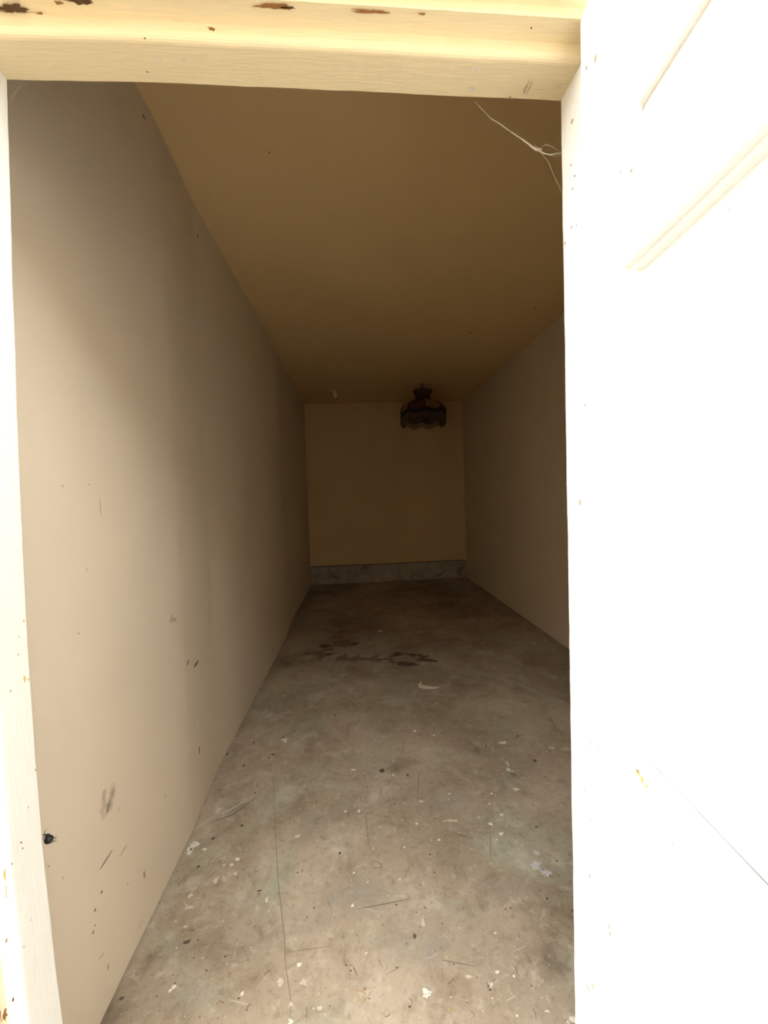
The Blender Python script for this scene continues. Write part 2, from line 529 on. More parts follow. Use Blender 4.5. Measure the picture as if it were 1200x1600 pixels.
def softribbon(name, pts, w, N, th, material, parent):
    V = []; F = []; fade = []; n = len(pts)
    for i, p in enumerate(pts):
        t = (pts[min(i+1, n-1)]-pts[max(i-1, 0)]).normalized(); s = N.cross(t)
        e = math.sin(math.pi*(i+.1)/(n-.8))
        for k, a in ((-1, 0), (-.4, 1), (.4, 1), (1, 0)):
            V.append(p+s*(w/2*k)+N*th); fade.append(a*min(1, 1.6*max(0, e)))
    for i in range(n-1):
        for k in range(3): F.append((i*4+k, i*4+k+1, i*4+k+5, i*4+k+4))
    me = bpy.data.meshes.new(name); me.from_pydata(V, [], F); me.update()
    at = me.attributes.new('fade', 'FLOAT', 'POINT'); at.data.foreach_set('value', fade)
    return link(name, me, material, parent)
def ribbon(name, pts, w, N, th, material, parent):
    if material in (SMUDGE, DUST, DUST2, DARKPATCH): return softribbon(name, pts, w*1.8, N, th, material, parent)
    bm = bmesh.new(); L, R_ = [], []
    for i, p in enumerate(pts):
        t = (pts[min(i+1, len(pts)-1)]-pts[max(i-1, 0)]).normalized()
        s = N.cross(t)
        ww = (w[i] if isinstance(w, list) else w*(.35+.65*math.sin(math.pi*(i+.3)/(len(pts)-.4))))/2
        L.append(bm.verts.new(p+s*ww+N*th)); R_.append(bm.verts.new(p-s*ww+N*th))
    for i in range(len(pts)-1): bm.faces.new((L[i], L[i+1], R_[i+1], R_[i]))
    return from_bm(name, bm, material, parent)

ZV = Vector((0, 0, 1)); XV = Vector((1, 0, 0)); YV = Vector((0, 1, 0))
def fl(px, py): return hit(px, py, (0, 0, 0), ZV)
def floor_spot(name, px, py, w, h, material, th=.0006, jag=.45, n=11):
    """w, h: size in photo pixels, turned into metres on the floor"""
    c = fl(px, py)
    ru = (fl(px+w/2, py)-fl(px-w/2, py)).length/2
    rv = (fl(px, py+h/2)-fl(px, py-h/2)).length/2
    if name == 'paint_spot' and w > 5: n, jag = 22, 1.0
    if name in ('paint_spot', 'stain_spot'): ru *= .85; rv *= .85
    return slabpoly(name, blob_pts(c, XV, YV, ru, rv, n, jag), ZV, th, material, floor)
def floor_line(name, pix, wpx, material, th=.0004, sub=6):
    P = [fl(*q) for q in pix]
    pts = []
    for a, b in zip(P, P[1:]):
        for i in range(sub): pts.append(a.lerp(b, i/sub))
    pts.append(P[-1])
    pts = [p + Vector((.003*noise.noise(p*14), .003*noise.noise(p*11+XV*4), 0)) for p in pts]
    mid = pix[len(pix)//2]
    w = (fl(mid[0]+wpx/2, mid[1])-fl(mid[0]-wpx/2, mid[1])).length
    return ribbon(name, pts, w, ZV, th, material, floor)

W_SP = [(445,1156,13,7),(648,1142,6,4),(678,1149,4,3),(795,1203,6,6),(793,1193,3,7),(786,1160,15,4),(553,1203,8,3),(615,1211,4,3),(594,986,7,3),
 (561,1267,6,4),(651,1287,5,4),(686,1312,5,4),(632,1324,4,3),(553,1364,4,4),(625,1374,4,3),(768,1240,5,3),(765,1256,5,3),(767,1287,6,6),(783,1303,9,5),
 (748,1277,3,3),(807,1233,10,5),(784,1273,6,3),(702,1240,4,3),(463,1307,5,4),(467,1306,4,4),(476,1228,3,2),(540,1268,5,3),(551,1415,6,5),(467,1507,8,7),
 (667,1553,15,13),(777,1519,6,5),(803,1525,5,4),(767,1538,8,7),(774,1458,4,4),(455,1597,7,8),(895,1592,14,10),(888,1598,8,6),(808,1587,5,5),(855,1580,9,3),
 (302,1322,16,14),(297,1330,10,10),(320,1327,9,4),(362,1351,7,5),(371,1342,8,5),(272,1542,11,6),(266,1548,6,5),(417,1406,4,10),(378,1553,6,8)]
for px, py, w, h in W_SP: floor_spot('paint_spot', px, py, w, h, SPOT_W)
C_SP = [(438,1534,12,13),(475,1535,13,10),(733,1526,11,6),(661,1442,6,13),(338,1375,9,8),(341,1266,10,11),(862,1168,12,4),(884,1170,12,4),(659,1252,8,4),
 (368,1365,7,5),(350,1352,5,4),(297,1400,8,7),(295,1418,16,4),(290,1448,9,4),(705,1282,25,4),(655,988,9,3),(572,1490,6,6),(500,1575,10,7),(455,1570,9,7),(835,1005,7,3),(770,968,8,2),(852,1002,7,3),(770,960,5,2)]
for px, py, w, h in C_SP: floor_spot('paint_spot', px, py, w, h, SPOT_C)
for px, py, w, h in [(838,1332,11,8),(838,1352,18,13),(855,1363,17,12),(846,1358,10,8)]:
    floor_spot('paint_spot', px, py, w, h, SPOT_G, jag=.7)
D_SP = [(597,1204,11,7),(637,1211,5,4),(378,1290,6,4),(333,1310,5,5),(895,1423,6,5),(640,1573,5,5),(620,1512,4,4),(648,1463,6,10),(310,1354,6,4),(531,1333,5,5),
 (355,1178,5,4),(427,1179,6,3),(548,1517,4,4),(855,1404,5,4),(790,1421,4,3),(798,1419,4,3),(838,1292,6,3),(836,1189,7,5),(672,1335,4,3),(870,1345,4,3),(292,1472,14,6),(190,1560,8,6),(405,1392,9,4),(570,1545,4,4)]
for px, py, w, h in D_SP: floor_spot('stain_spot', px, py, w, h, SPOT_D)
for px, py, w, h in [(615,1200,30,22),(604,1222,18,12),(447,1038,26,14),(480,1018,16,9),(740,1170,60,22),(800,1215,70,16),(835,1415,70,16),(640,1010,90,10),(700,1000,80,8),
                     (180,1575,70,50),(235,1500,40,40),(870,1500,40,70)]:
    floor_spot('dirt_patch', px, py, w, h, DARKPATCH, th=.0003, jag=.6, n=24)
for px, py, w, h in [(370,1260,60,34),(880,1221,20,14),(490,1290,80,60),(560,1400,140,70),(660,1480,160,80),(700,1250,90,40),(300,1555,90,50),(790,1390,110,40),(470,1440,120,50)]:
    floor_spot('dust_patch', px, py, w, h, DUST2, th=.00025, jag=.6, n=24)
# small drips, too many to place one by one: a random sprinkle
for i in range(70):
    py = random.choice((random.uniform(1100, 1590), random.uniform(1250, 1595)))
    x0 = 487-(py-908)/2.116+12
    px = random.uniform(x0, 890)
    s = random.uniform(1.2, 2.6)
    floor_spot('paint_spot', px, py, s*1.2, s, random.choice((SPOT_W, SPOT_C, SPOT_C)), n=7)
for i in range(90):
    py = random.choice((random.uniform(1100, 1590), random.uniform(1350, 1595)))
    x0 = 487-(py-908)/2.116+8
    px = random.uniform(x0, 890)
    s = random.uniform(1.5, 3.6)
    floor_spot('stain_spot', px, py, s*1.3, s, random.choice((SPOT_D, SPOT_B)), n=7)
# hairline cracks, scratches
floor_line('crack', [(427,1215),(430,1290),(435,1380),(445,1480),(452,1560),(452,1600)], 1.4, CRACK)
floor_line('crack', [(571,1270),(576,1322)], 1.2, CRACK)
floor_line('crack', [(655,1205),(652,1250)], 1.2, CRACK)
floor_line('crack', [(765,1290),(767,1342)], 1.2, CRACK)
floor_line('crack', [(455,1487),(515,1478)], 1.2, CRACK)
floor_line('scratch', [(330,1286),(365,1272),(400,1246)], 3, CRACK)
floor_line('scratch', [(327,1280),(360,1265),(398,1242)], 2, SPOT_G)
for a, b, w in (((680,1318),(700,1360),4), ((655,1350),(670,1378),3), ((715,1232),(727,1243),4), ((705,1300),(740,1312),2), ((800,1210),(835,1192),5), ((722,1290),(738,1310),3), ((690,1500),(740,1510),2), ((560,1420),(640,1405),2)):
    floor_line('scratch', [a, b], w, DUST2 if w > 2 else SPOT_B)
for q in ([(581,1345),(594,1347),(597,1355),(583,1356),(581,1345)],):
    floor_line('scratch', q, 1.4, CRACK)
for i in range(22):
    py = random.uniform(1120, 1590); x0 = 487-(py-908)/2.116+20
    px = random.uniform(x0, 880); a = random.uniform(0, math.pi); L = random.uniform(10, 42)
    floor_line('scratch', [(px, py), (px+L*math.cos(a), py+L*.5*math.sin(a))], random.uniform(.7, 1.1), random.choice((SPOT_B, SPOT_G, CRACK)), sub=4)
# long pale dusty streak running to the right jamb
for dx, dy, w in ((0, 0, 9), (6, 4, 6), (-4, -3, 5)):
    floor_line('dust_streak', [(700+dx,1043+dy),(745+dx,1050+dy),(790+dx,1062+dy),(835+dx,1080+dy),(880+dx,1099+dy),(900+dx,1108+dy)], w, DUST, th=.0003+.0001*w/9)
# broken, peeling skin of the slab in the middle of the floor
SPALL = plain('crumbled_concrete', (.36, .32, .255))
floor_spot('spalled_patch', 543, 1017, 96, 27, SPOT_B, th=.0006, jag=1.0, n=60)
floor_spot('spalled_patch', 545, 1018, 82, 20, SPALL, th=.0016, jag=1.0, n=60)
floor_spot('spalled_patch', 574, 1023, 26, 9, SPALL, th=.0020, jag=.8, n=30)
for px, py, w, h in ((508,1009,18,5),(556,1007,20,3),(560,1006,8,4),(515,1023,10,4)):
    floor_spot('spalled_patch', px, py, w, h, SPOT_D, th=.0010, jag=.6, n=16)
floor_spot('spalled_patch', 640, 1029, 66, 18, SPOT_D, th=.0010, jag=.9, n=40)
floor_spot('spalled_patch', 637, 1030, 52, 12, plain('lifted_concrete_skin', (.30, .255, .195)), th=.0016, jag=.9, n=40)
floor_spot('spalled_patch', 621, 1021, 13, 4, SPOT_D, th=.002, jag=.4)
floor_spot('spalled_patch', 642, 1039, 32, 3, SPOT_D, th=.002, jag=.5)
floor_line('scratch', [(585,1028),(610,1028),(632,1026)], 3, SPOT_C, th=.002)

# marks on the left wall
def wl(px, py):
    p = hit(px, py, (XL, 0, 0), XV)
    return Vector((XL+wall_off(p.y)+.0008, p.y, p.z))
def wall_line(name, pix, wpx, material, th=.0004):
    P = [wl(*q) for q in pix]; pts = []
    for a, b in zip(P, P[1:]):
        for i in range(4): pts.append(a.lerp(b, i/4))
    pts.append(P[-1])
    w = (wl(pix[0][0]+wpx/2, pix[0][1])-wl(pix[0][0]-wpx/2, pix[0][1])).length*(1 if material is SMUDGE else .6)
    return ribbon(name, pts, w, XV, th, material, wall_left)
def wall_spot(name, px, py, w, h, material, jag=.4, n=12):
    c = wl(px, py)
    ru = (wl(px+w/2, py)-wl(px-w/2, py)).length/2
    rv = abs((wl(px, py+h/2)-wl(px, py-h/2)).z)/2
    if material is not SMUDGE: ru *= .6; rv *= .7
    return slabpoly(name, blob_pts(c, YV, ZV, ru, rv, n, jag), XV, .0004, material, wall_left)
for a, b, w, mt_ in [((175,1328),(156,1358),2.2,SCUFF_D),((198,1320),(186,1338),2,SCUFF),((163,1232),(160,1262),4,SMUDGE),((178,1222),(168,1272),6,SMUDGE),((162,1255),(166,1276),8,SMUDGE),
   ((292,1040),(296,1031),2.5,SCUFF_D),((305,1042),(313,1032),3,SCUFF_D),((155,778),(157,806),2,SCUFF),((153,1500),(162,1488),1.6,SCUFF),((167,1516),(169,1506),2,SCUFF_D),
   ((247,1293),(233,1362),2,NICK),((316,1052),(318,1078),2.6,NICK),((310,1120),(311,1140),2,NICK),((313,1166),(314,1178),2,SCUFF_D),((224,1362),(226,1372),4,SCUFF),
   ((222,1400),(224,1372),2,NICK),((276,655),(278,664),3,NICK),((197,932),(195,940),2.5,NICK),((199,1010),(199,1018),2.5,NICK),((208,722),(212,728),2,NICK),((270,958),(266,968),2,SCUFF),
   ((52,213),(53,203),1.8,NICK),((264,970),(276,968),2,SMUDGE)]:
    wall_line('scuff_mark', [a, b], w, mt_)
for px, py, w, h, mt_ in [(158,1394,4,6,SCUFF_D),(148,1422,4,5,SCUFF_D),(148,1446,3,3,SCUFF_D),(145,1457,4,5,SCUFF_D),(219,1444,7,6,SMUDGE),(186,1265,3,3,SCUFF),(97,760,6,8,SMUDGE),(75,1354,3,3,SCUFF_D),(98,1372,3,4,SCUFF),
   (122,990,4,4,SCUFF),(139,757,4,3,SCUFF),(316,369,3,6,SCUFF_D),(199,1382,3,3,SCUFF),(135,890,5,8,SMUDGE),(224,182,4,8,SCUFF_D),(258,1245,4,6,SMUDGE)]:
    wall_spot('scuff_mark', px, py, w, h, mt_)
def surf_spot(parent, name, px, py, w, h, P0, N, U, V, material, jag=.45, n=12, th=.0004, lift=.0006):
    c = hit(px, py, P0, N)
    a = hit(px+w/2, py, P0, N); b = hit(px, py+h/2, P0, N)
    kk = .75 if w < 8 and h < 16 else 1
    ru = max(.0006, kk*abs((a-c).dot(U))); rv = max(.0006, kk*abs((b-c).dot(V)))
    if kk == 1: n, jag = 30, .9
    return slabpoly(name, blob_pts(c+N*lift, U, V, ru, rv, n, jag), N, th, material, parent)
NZ = -ZV
for px, py, w, h in [(421,238,3,5),(836,482,4,3),(735,520,5,2),(754,521,4,2)]:
    surf_spot(ceiling, 'dark_speck', px, py, w, h, (0, 0, H), NZ, XV, YV, SCUFF_D)
for px, py, w, h in [(870,893,4,4),(833,957,4,3)]:
    surf_spot(wall_right, 'pale_speck', px, py, w, h, (XR, 0, 0), -XV, YV, ZV, NICK)

# flaked paint on the head jamb and the door stops
PH = (0, 0, HH+RB)
for px, py, w, h, mt_ in [(18,12,46,12,BARE_D),(125,1,34,9,BARE_D),(92,2,14,5,BARE),(430,8,52,8,BARE),(450,10,24,3,BARE_D),(580,16,60,6,BARE),(62,19,8,3,BARE),
     (62,25,4,4,BARE),(660,20,10,3,BARE),(800,20,34,3,BARE_D),(870,24,70,7,BARE),(890,28,24,5,BARE_D),(830,42,4,4,BARE_D)]:
    p = hit(px, py, PH, NZ)
    if p.y > ZE+.003 and p.y < ZS:
        surf_spot(trim_1, 'peeled_patch', px, py, w, h, PH, NZ, XV, YV, mt_, lift=.0015)
PS = (0, 0, HH)
for px, py, w, h, mt_ in [(330,42,10,6,BARE),(226,57,4,3,BARE_D),(82,95,4,3,NICK),(245,91,14,4,NICK),(286,92,7,8,NICK),(188,94,5,6,NICK),(230,110,7,3,SCUFF),(741,105,14,7,NICK),(626,101,10,3,NICK),
     (797,150,5,5,SCUFF),(735,138,12,8,NICK),(822,135,2,20,SCUFF),(828,134,2,18,SCUFF),(874,133,16,2,NICK)]:
    surf_spot(trim_1, 'paint_fleck', px, py, w, h, PS, NZ, XV, YV, mt_, lift=.0022)
for px, py, w, h, mt_ in [(31,1317,3,4,SCUFF_D),(33,1326,3,4,SCUFF_D),(16,1350,3,4,SCUFF_D),(42,1262,2,6,SCUFF),(53,1203,3,5,SCUFF),(30,1316,2,3,SCUFF_D),(36,1061,4,14,RUST),(42,1062,4,5,RUST),(35,970,3,6,RUST),(27,995,3,4,SCUFF),
     (26,1023,2,5,SCUFF),(14,1080,4,5,SCUFF),(46,1438,2,3,SCUFF),(35,1480,2,6,SCUFF)]:
    surf_spot(trim_2, 'paint_fleck', px, py, w, h, (JL+.0005, 0, 0), XV, YV, ZV, mt_, lift=.002)
for px, py, w, h, mt_ in [(896,190,6,10,SCUFF),(894,258,3,5,SCUFF),(900,275,3,4,SCUFF_D),(897,295,3,4,SCUFF),(885,380,3,8,SCUFF),(895,355,3,5,SCUFF),(903,352,2,5,SCUFF),(897,570,4,6,NICK)]:
    surf_spot(trim_3, 'paint_fleck', px, py, w, h, (JR, 0, 0), -XV, YV, ZV, mt_, lift=.0022)
# bare wood along the foot of the left jamb
bm = bmesh.new()
for k, (px, py, w, h, mt_) in enumerate([(31,1578,9,70,RUST),(26,1545,8,44,RUST),(21,1520,7,26,RUST),(8,1392,7,26,RUST),(4,1365,5,20,RUST),(13,1440,6,14,RUST),(36,1597,8,20,BARE),(3,1585,6,18,BARE),(16,1562,6,8,BARE_D),(17,1508,5,14,BARE),(5,1470,5,10,SCUFF)]):
    surf_spot(trim_2, 'peeled_patch', px, py, w, h, (JL-RB+.004, 0, 0), XV, YV, ZV, mt_, lift=.004)
bm.free()
# dirt flecks and a rust run on the open door
def door_spot(name, px, py, w, h, mt_):
    c = hit(px, py, DH, DN)
    if c.y < .05: return
    a = hit(px+w/2, py, DH, DN); b = hit(px, py+h/2, DH, DN)
    o = slabpoly(name, blob_pts(c+DN*.0006, DD, ZV, max(.0006, .7*(a-c).length), max(.0006, .7*(b-c).length), 10, .5), DN, .0004, mt_, None)
    o.parent = door; o.matrix_parent_inverse = Matrix.Translation(-door.location)
for px, py, w, h, mt_ in [(931,90,4,14,SCUFF),(924,1160,3,3,SCUFF),(923,1170,2,4,SCUFF),(937,1172,3,3,SCUFF),(915,1234,3,3,SCUFF),(923,1280,3,4,SCUFF),(922,1368,3,3,SCUFF_D),(953,1448,3,6,SCUFF),
     (954,1460,3,6,SCUFF),(915,633,2,5,SCUFF_D),(907,785,5,14,SCUFF),(997,1207,9,8,RUST),(1004,1218,6,14,RUST),(1011,1228,4,10,RUST),(998,1205,4,4,SCUFF_D),(1052,1319,3,4,SCUFF),(927,1541,3,6,RUST),(919,1543,4,4,SCUFF),
     (970,268,4,4,SCUFF),(987,266,4,6,SCUFF),(1141,327,3,3,SCUFF),(917,105,3,5,SCUFF)]:
    door_spot('dirt_fleck', px, py, w, h, mt_)

# ------------------------------------------------------------------ fringed pendant lamp
LC = hit(660, 600, (0, 0, H), ZV)
LC.z = H
PXM = (LC-CAM).dot(FW)/FPX                 # metres per photo pixel at the lamp
lamp = empty('pendant_lamp', LC)
tag(lamp, 'dark amber Victorian pendant lamp with scalloped fringe hanging from the ceiling', 'lamp')
def lmesh(name, bm, material, parent=lamp, smooth=False):
    return from_bm(name, bm, material, parent, smooth)
NP = 8
# heights measured from the photo, metres below the ceiling
def zpf(y):                                # the same at the front rim of the shade
    d = ray(660, y); return (CAM + d*(((LC-CAM).dot(FW)-.25)/d.dot(FW))).z - H
def zpx(y):
    d = ray(660, y); return (CAM + d*((LC-CAM).dot(FW)/d.dot(FW))).z - H
zc0, zc1, zn, zsh = zpx(611), zpx(617), zpx(623), zpx(627)
prof = [(11.0*PXM, zn), (12.5*PXM, zpx(625.5)), (18*PXM, zpx(627.5)), (24*PXM, zpx(629.5)), (29.8*PXM, zpx(632.5)), (33.8*PXM, zpx(636.5)), (35.5*PXM, zpx(643))]
A0 = math.atan2(-(LC.y), -(LC.x)) + .09    # one seam turned almost towards the doorway
def ang(k): return A0 + 2*math.pi*k/NP
def polar(r, a, z): return Vector((r*math.cos(a), r*math.sin(a), z))
def faceted(r, t):                         # t in 0..1 across a panel: flat-ish panel, slightly puffed
    return r*(1 - .035*math.sin(math.pi*t))
shade = empty('lamp_shade', (0, 0, 0)); shade.parent = lamp
NS = 8
for k in range(NP):
    bm = bmesh.new(); grid = []
    for j, (r, z) in enumerate(prof):
        row = []
        for i in range(NS+1):
            t = i/NS
            dip = 0
            if j == len(prof)-1: dip = -.028*math.sin(math.pi*t)+.012
            row.append(bm.verts.new(polar(faceted(r, t), ang(k)+2*math.pi/NP*t, z+dip)))
        grid.append(row)
    for j in range(len(prof)-1):
        for i in range(NS):
            bm.faces.new((grid[j][i], grid[j][i+1], grid[j+1][i+1], grid[j+1][i]))
    lmesh('shade_panel', bm, FABRIC if k % 2 == 0 else FABRIC2, shade, True)
for k in range(NP):
    bm = bmesh.new()
    tube(bm, [polar(r+.002, ang(k), z + (.012 if j == len(prof)-1 else 0)) for j, (r, z) in enumerate(prof)], .0045, 6)
    lmesh('seam_braid', bm, TRIM, shade)
# ruffled crown
bm = bmesh.new(); rings = []
for r, z, ruf in ((11*PXM, zn, 0), (11.5*PXM, zpx(620), .01), (12.5*PXM, zc1, .03), (14.6*PXM, zc0-.008, .03), (15.4*PXM, zc0+.004, .04), (14.6*PXM, zc0+.002, .04)):
    rings.append([bm.verts.new(polar(r*(1+ruf*math.cos(16*t)), t, z+ruf*.12*math.cos(16*t))) for t in [2*math.pi*i/96 for i in range(96)]])
for r0, r1 in zip(rings, rings[1:]):
    for i in range(96): bm.faces.new((r0[i], r0[(i+1) % 96], r1[(i+1) % 96], r1[i]))
lmesh('crown_ruffle', bm, FABRIC2, lamp, True)
bm = bmesh.new()
for zz_, rr in ((zn, 11.3*PXM),):
    tube(bm, [polar(rr, 2*math.pi*i/48, zz_) for i in range(49)], .007, 6)
lmesh('neck_braid', bm, TRIM)
# fabric valance with scalloped edge under the panels, then the fringe
zv0 = prof[-1][1]; Rr = prof[-1][0]
bm = bmesh.new(); top, bot = [], []
for k in range(NP):
    for i in range(12):
        t = i/12
        r = faceted(Rr, t)*1.004
        top.append(bm.verts.new(polar(r, ang(k)+2*math.pi/NP*t, zv0-.026*math.sin(math.pi*t)+.016)))
        bot.append(bm.verts.new(polar(r*1.004, ang(k)+2*math.pi/NP*t, zv0-.030*math.sin(math.pi*t)-.070)))
n = len(top)
for i in range(n): bm.faces.new((top[i], top[(i+1) % n], bot[(i+1) % n], bot[i]))
lmesh('valance_braid', bm, TRIM)
bm = bmesh.new()
zb = zpx(660.5)
for k in range(NP):
    for i in range(30):
        t = (i+.5)/30
        a = ang(k)+2*math.pi/NP*t; r = faceted(Rr, t)*1.008
        j = random.uniform(-.004, .004)
        zt = zv0-.030*math.sin(math.pi*t)-.03
        ze = zb-.036*math.sin(math.pi*t)+j
        tube(bm, [polar(r, a, zt), polar(r*(1.0+.004*math.sin(i)), a+.004*math.cos(i*2.1), (zt+ze)/2), polar(r*1.002, a+random.uniform(-.006, .006), ze)], [.0025, .0026, .0021], 4)
fr = lmesh('fringe', bm, FRINGE); fr['kind'] = 'stuff'
# wire frame, socket and ceiling hook
bm = bmesh.new()
for k in range(3):
    a = A0+.5+2*math.pi*k/3
    tube(bm, [polar(12.5*PXM, a, zc1), polar(6*PXM, a, zc0+.02), polar(.006, a, -.016)], .0022, 5)
lmesh('hanger_wires', bm, METAL)
bm = bmesh.new(); rings = []
for r, z in ((.001, zpx(640)), (.020, zpx(640)), (.022, zpx(628)), (.030, zpx(626)), (.030, zpx(614)), (.012, zpx(612)), (.010, -.03), (.001, -.03)):
    rings.append([bm.verts.new(polar(r, 2*math.pi*i/16, z)) for i in range(16)])
for r0, r1 in zip(rings, rings[1:]):
    for i in range(16): bm.faces.new((r0[i], r0[(i+1) % 16], r1[(i+1) % 16], r1[i]))
lmesh('bulb_socket', bm, METAL, lamp, True)
bm = bmesh.new(); rings = []
for r, z in ((.035, 0), (.034, -.006), (.014, -.014), (.008, -.034), (.001, -.036)):
    rings.append([bm.verts.new(polar(r, 2*math.pi*i/20, z)) for i in range(20)])
for r0, r1 in zip(rings, rings[1:]):
    for i in range(20): bm.faces.new((r0[i], r0[(i+1) % 20], r1[(i+1) % 20], r1[i]))
lmesh('ceiling_cap', bm, METAL, lamp, True)

# ------------------------------------------------------------------ bit of paper hanging from the ceiling near the end wall
pc = hit(521, 609, (0, 0, H), ZV)
bm = bmesh.new()
vs = []
for i in range(6):
    t = i/5
    w = .020*(1-.5*t)+.004
    yy = pc.y-.010*math.sin(t*3)
    vs.append((bm.verts.new((pc.x-w+.02*t, yy, H-.002-.085*t)), bm.verts.new((pc.x+w+.03*t, yy-.01*t, H-.002-.085*t+.004))))
for a, b in zip(vs, vs[1:]): bm.faces.new((a[0], a[1], b[1], b[0]))
o = from_bm('paint_flake', bm, NICK)
md = o.modifiers.new('thickness', 'SOLIDIFY'); md.thickness = .0015
tag(o, 'small pale flake of paint hanging from the ceiling near the end wall', 'paint flake')

# ------------------------------------------------------------------ loose chip of paint on the floor
def chip(name, outline, th, material, label, cat, curl=.004):
    P = [fl(*q) for q in outline]
    c = sum(P, Vector())/len(P)
    bm = bmesh.new()
    R0 = max((p-c).length for p in P)
    def lift(p): return ZV*(.0008 + curl*((p-c).length/R0)**2)
    ctr_t = bm.verts.new(c+ZV*(.0008+th)); ctr_b = bm.verts.new(c+ZV*.0006)
    tp = [bm.verts.new(p+lift(p)+ZV*th) for p in P]; bt = [bm.verts.new(p+lift(p)) for p in P]
    k = len(P)
    for i in range(k):
        j = (i+1) % k
        bm.faces.new((ctr_t, tp[i], tp[j])); bm.faces.new((ctr_b, bt[j], bt[i])); bm.faces.new((tp[i], bt[i], bt[j], tp[j]))
    o = from_bm(name, bm, material)
    return tag(o, label, cat)
chip('paint_chip', [(653,1070),(660,1071),(672,1073),(688,1075),(678,1077),(664,1077),(655,1075)], .0012, NICK, 'long pointed pale paint chip on the floor beside the broken patch', 'paint chip')
chip('paint_chip', [(655,1068),(658,1066),(660,1069),(656,1070)], .001, NICK, 'tiny pale paint crumb touching the long pointed chip', 'paint chip', .001)
chip('paint_chip', [(660,1547),(666,1546),(671,1552),(674,1558),(667,1560),(662,1555)], .0012, SPOT_W, 'bright white paint chip on the floor among dry grass bits', 'paint chip', .003)

# ------------------------------------------------------------------ dry plant bits blown in at the doorway
def twig(pix, r, material, name, label, cat, group):
    P = [fl(*q) for q in pix]
    pts = []
    for i, p in enumerate(P):
        pts.append(p+ZV*(r*1.02 + (.0015*math.sin(i*1.9) if 0 < i < len(P)-1 else 0)))
    bm = bmesh.new(); tube(bm, pts, [r*(1-.5*i/len(pts)) for i in range(len(pts))], 5)
    return tag(from_bm(name, bm, material), label, cat, group)
straw_c = [(565,1550),(568,1556),(572,1546),(562,1560),(575,1557)]
for i, (px, py) in enumerate(straw_c):
    a = i*1.25+.4; L = 9+4*(i % 3)
    twig([(px-L*math.cos(a), py-L*math.sin(a)), (px, py+1.5), (px+L*math.cos(a), py+L*math.sin(a))], .0007, STRAW,
         'straw_bit', 'dry yellow straw stalk in the small tuft on the floor', 'straw', 'straw stalks in the small tuft')
TW = [((500,1536),(502,1542),(500,1550)), ((413,1524),(421,1517),(424,1520)), ((761,1544),(767,1536),(774,1530)), ((765,1549),(762,1540),(759,1536)), ((705,1532),(712,1540),(716,1546)), ((700,1538),(706,1534),(710,1528)),
      ((552,1512),(556,1520),(558,1526)), ((563,1484),(568,1477),(573,1488)), ((558,1480),(566,1484),(572,1480)), ((805,1512),(808,1520),(811,1526)), ((832,1576),(836,1584),(838,1592)), ((478,1590),(480,1582),(478,1574)),
      ((440,1578),(442,1585),(440,1592)), ((545,1505),(548,1510),(552,1508)), ((646,1458),(648,1466),(652,1468)), ((810,1302),(814,1306),(818,1311)), ((390,1390),(398,1395),(408,1394)), ((418,1545),(421,1552),(424,1548)),
      ((286,1475),(292,1472),(298,1468)), ((868,1418),(869,1424),(870,1430)), ((776,1480),(775,1488),(774,1495)), ((592,1500),(594,1507),(598,1512)), ((640,1560),(645,1566),(642,1572)), ((512,1408),(515,1416),(514,1422)),
      ((700,1576),(705,1580),(712,1578)), ((736,1580),(741,1586),(740,1592)), ((338,1570),(344,1565),(350,1568)), ((385,1580),(388,1572),(394,1570)), ((330,1530),(336,1536),(334,1542)), ((610,1585),(604,1590),(600,1588))]
for i, q in enumerate(TW):
    twig(q, .0006 if i % 3 else .0008, TWIG if i % 4 else STRAW, 'dry_twig', 'short thin dry twig lying loose on the concrete floor', 'twig', 'dry twigs scattered on the floor')

# ------------------------------------------------------------------ spider at the left jamb
def atY(px, py, y): return hit(px, py, (0, y, 0), YV)
SY = ZI+.014
S = lambda px, py, dy=0: atY(px, py, SY+dy)
bm = bmesh.new()
def ball(c, r, sc=(1, 1, 1), rot=0):
    mtx = Matrix.Translation(c) @ Matrix.Rotation(rot, 4, 'Y') @ Matrix.Diagonal((*sc, 1))
    bmesh.ops.create_icosphere(bm, subdivisions=3, radius=r, matrix=mtx)
ball(S(76.3, 1311.8), .0062, (1.0, .95, 1.0))
ball(S(79.5, 1310.2), .0035)
ball(S(74.8, 1306.0), .0030, (1, .9, 1.1))
ball(S(73.8, 1304.0), .0014)
LEGS = [[(74,1306),(70,1304.5),(66.8,1304.5),(64.0,1301.5)], [(74,1305.5),(70.5,1306.5),(67.5,1310.3),(66.7,1304)], [(73.8,1306.5),(71,1308.5),(67.2,1310),(66.0,1303)], [(73.5,1305),(69,1303),(70.5,1299.5),(73,1296.2)],
        [(75,1305),(77,1304.5),(78,1305.2),(79.5,1304.2)], [(78,1309.5),(83,1309.3),(86.5,1308.6),(88.8,1307)], [(79,1311),(84,1314),(86.5,1311.5),(87.5,1310)], [(78,1315.5),(81.5,1317),(84,1315),(88.5,1313.5)]]
for i, L in enumerate(LEGS):
    dz = (-.002, .002, .004, -.003, .003, -.002, .002, .004)[i]
    pts = [S(*q, dz*k/3) for k, q in enumerate(L)]
    if i in (0, 2):
        pts[-1].y = ZI+.002
        pts[-1].x = JL+bow(pts[-1].z)+.0004
    tube(bm, pts, [.00075, .00065, .0005, .00035], 6)
o = from_bm('spider', bm, SPIDER, None, True)
md = o.modifiers.new('one_skin', 'REMESH'); md.mode = 'VOXEL'; md.voxel_size = .00022; md.use_smooth_shade = True
tag(o, 'glossy black round-bodied spider clinging to the edge of the left jamb', 'spider')

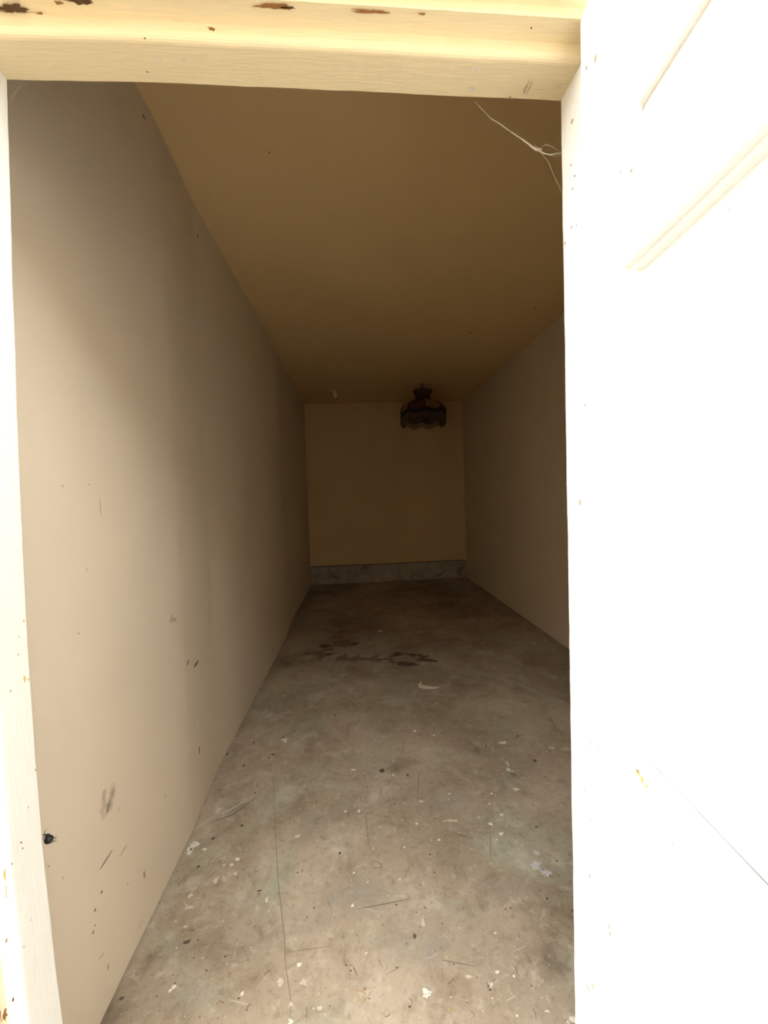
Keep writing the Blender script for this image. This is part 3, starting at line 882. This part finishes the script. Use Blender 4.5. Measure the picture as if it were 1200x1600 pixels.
# ------------------------------------------------------------------ cobwebs
def web(name, strands, material, label):
    bm = bmesh.new()
    for pts, r in strands: tube(bm, pts, r, 4)
    return tag(from_bm(name, bm, material), label, 'cobweb')
def wy(pix, y0, y1, jit=0):
    out = []
    k = len(pix)
    for i, q in enumerate(pix):
        p = atY(*q, y0+(y1-y0)*i/(k-1)); out.append(p+Vector((random.uniform(-jit, jit),)*3))
    return out
st = []
main = [(742,160),(768,186),(776,190),(790,200),(804,210),(818,219),(830,228),(838,233),(848,239),(860,242),(870,240),(878,240)]
for k in range(4):
    st.append((wy([(x, y+random.uniform(-1, 1)) for x, y in main], ZI+.012, ZI+.004, .0006), [.00010+.00016*math.exp(-((i-6.5)/2.2)**2) for i in range(len(main))]))
for k in range(6):
    a = (830+random.uniform(-6, 6), 228+random.uniform(-4, 4)); b = (842+random.uniform(-4, 6), 236+random.uniform(-3, 3))
    st.append((wy([a, ((a[0]+b[0])/2, (a[1]+b[1])/2+1.5), b], ZI+.007, ZI+.006, .0004), .00030))
for q in ([(838,233),(852,241),(866,244),(879,243)], [(845,238),(858,255),(864,272),(878,300)], [(850,225),(864,230),(878,210)], [(838,233),(856,226),(878,238)], [(862,243),(870,238),(878,239)]):
    st.append((wy(q, ZI+.006, ZI+.003), .00011))
for k in range(60):
    i = min(10, max(1, int(random.gauss(6.3, 2.4)))); f = random.random()
    bx_, by_ = main[i][0]*(1-f)+main[i+1][0]*f, main[i][1]*(1-f)+main[i+1][1]*f
    a = random.uniform(0, 6.28); L = random.uniform(1.5, 4.5)
    st.append((wy([(bx_, by_), (bx_+L*.6*math.cos(a), by_+L*.5*math.sin(a)), (bx_+L*math.cos(a+.5), by_+L*math.sin(a+.5))], ZI+.008, ZI+.007, .0003), .00009))
web('cobweb', st, WEB, 'white dusty cobweb strand across the upper right corner of the doorway')
st = []
for k in range(4):
    q = [(16+k, 160-4*k), (24+k, 146-3*k), (36, 134-2*k), (50, 127-k), (62+4*k, 122)]
    st.append((wy(q, ZI+.003, ZI+.003, .0006), .00012))
web('cobweb', st, WEBF, 'faint thin cobweb in the upper left corner of the doorway')

# ------------------------------------------------------------------ yard outside the doorway
bm = bmesh.new(); box(bm, -14, 14, -14, YF0+.012, -.12, -.02)
gr = struct(from_bm('ground', bm, GROUND), 'bare dusty yard ground outside the doorway', 'ground')

# building added unseen behind the camera to keep low daylight out of the room
bm = bmesh.new(); box(bm, -14, 14, -4.3, -4.1, -.02, 4.4)
nb = empty('added_building', (0, -4.1, -.02))
o = from_bm('wall_face', bm, paint('dull_brown_render', (.30, .25, .19), .1)); o.parent = nb; o.matrix_parent_inverse = Matrix.Translation((0, 4.1, .02))
bm = bmesh.new(); box(bm, -14, 14, -4.6, -3.95, 4.4, 4.5)
o = from_bm('roof_edge', bm, plain('dark_roof_edge', (.12, .10, .08))); o.parent = nb; o.matrix_parent_inverse = Matrix.Translation((0, 4.1, .02))
struct(nb, 'long dull brown building added unseen across the yard to block low daylight', 'building')
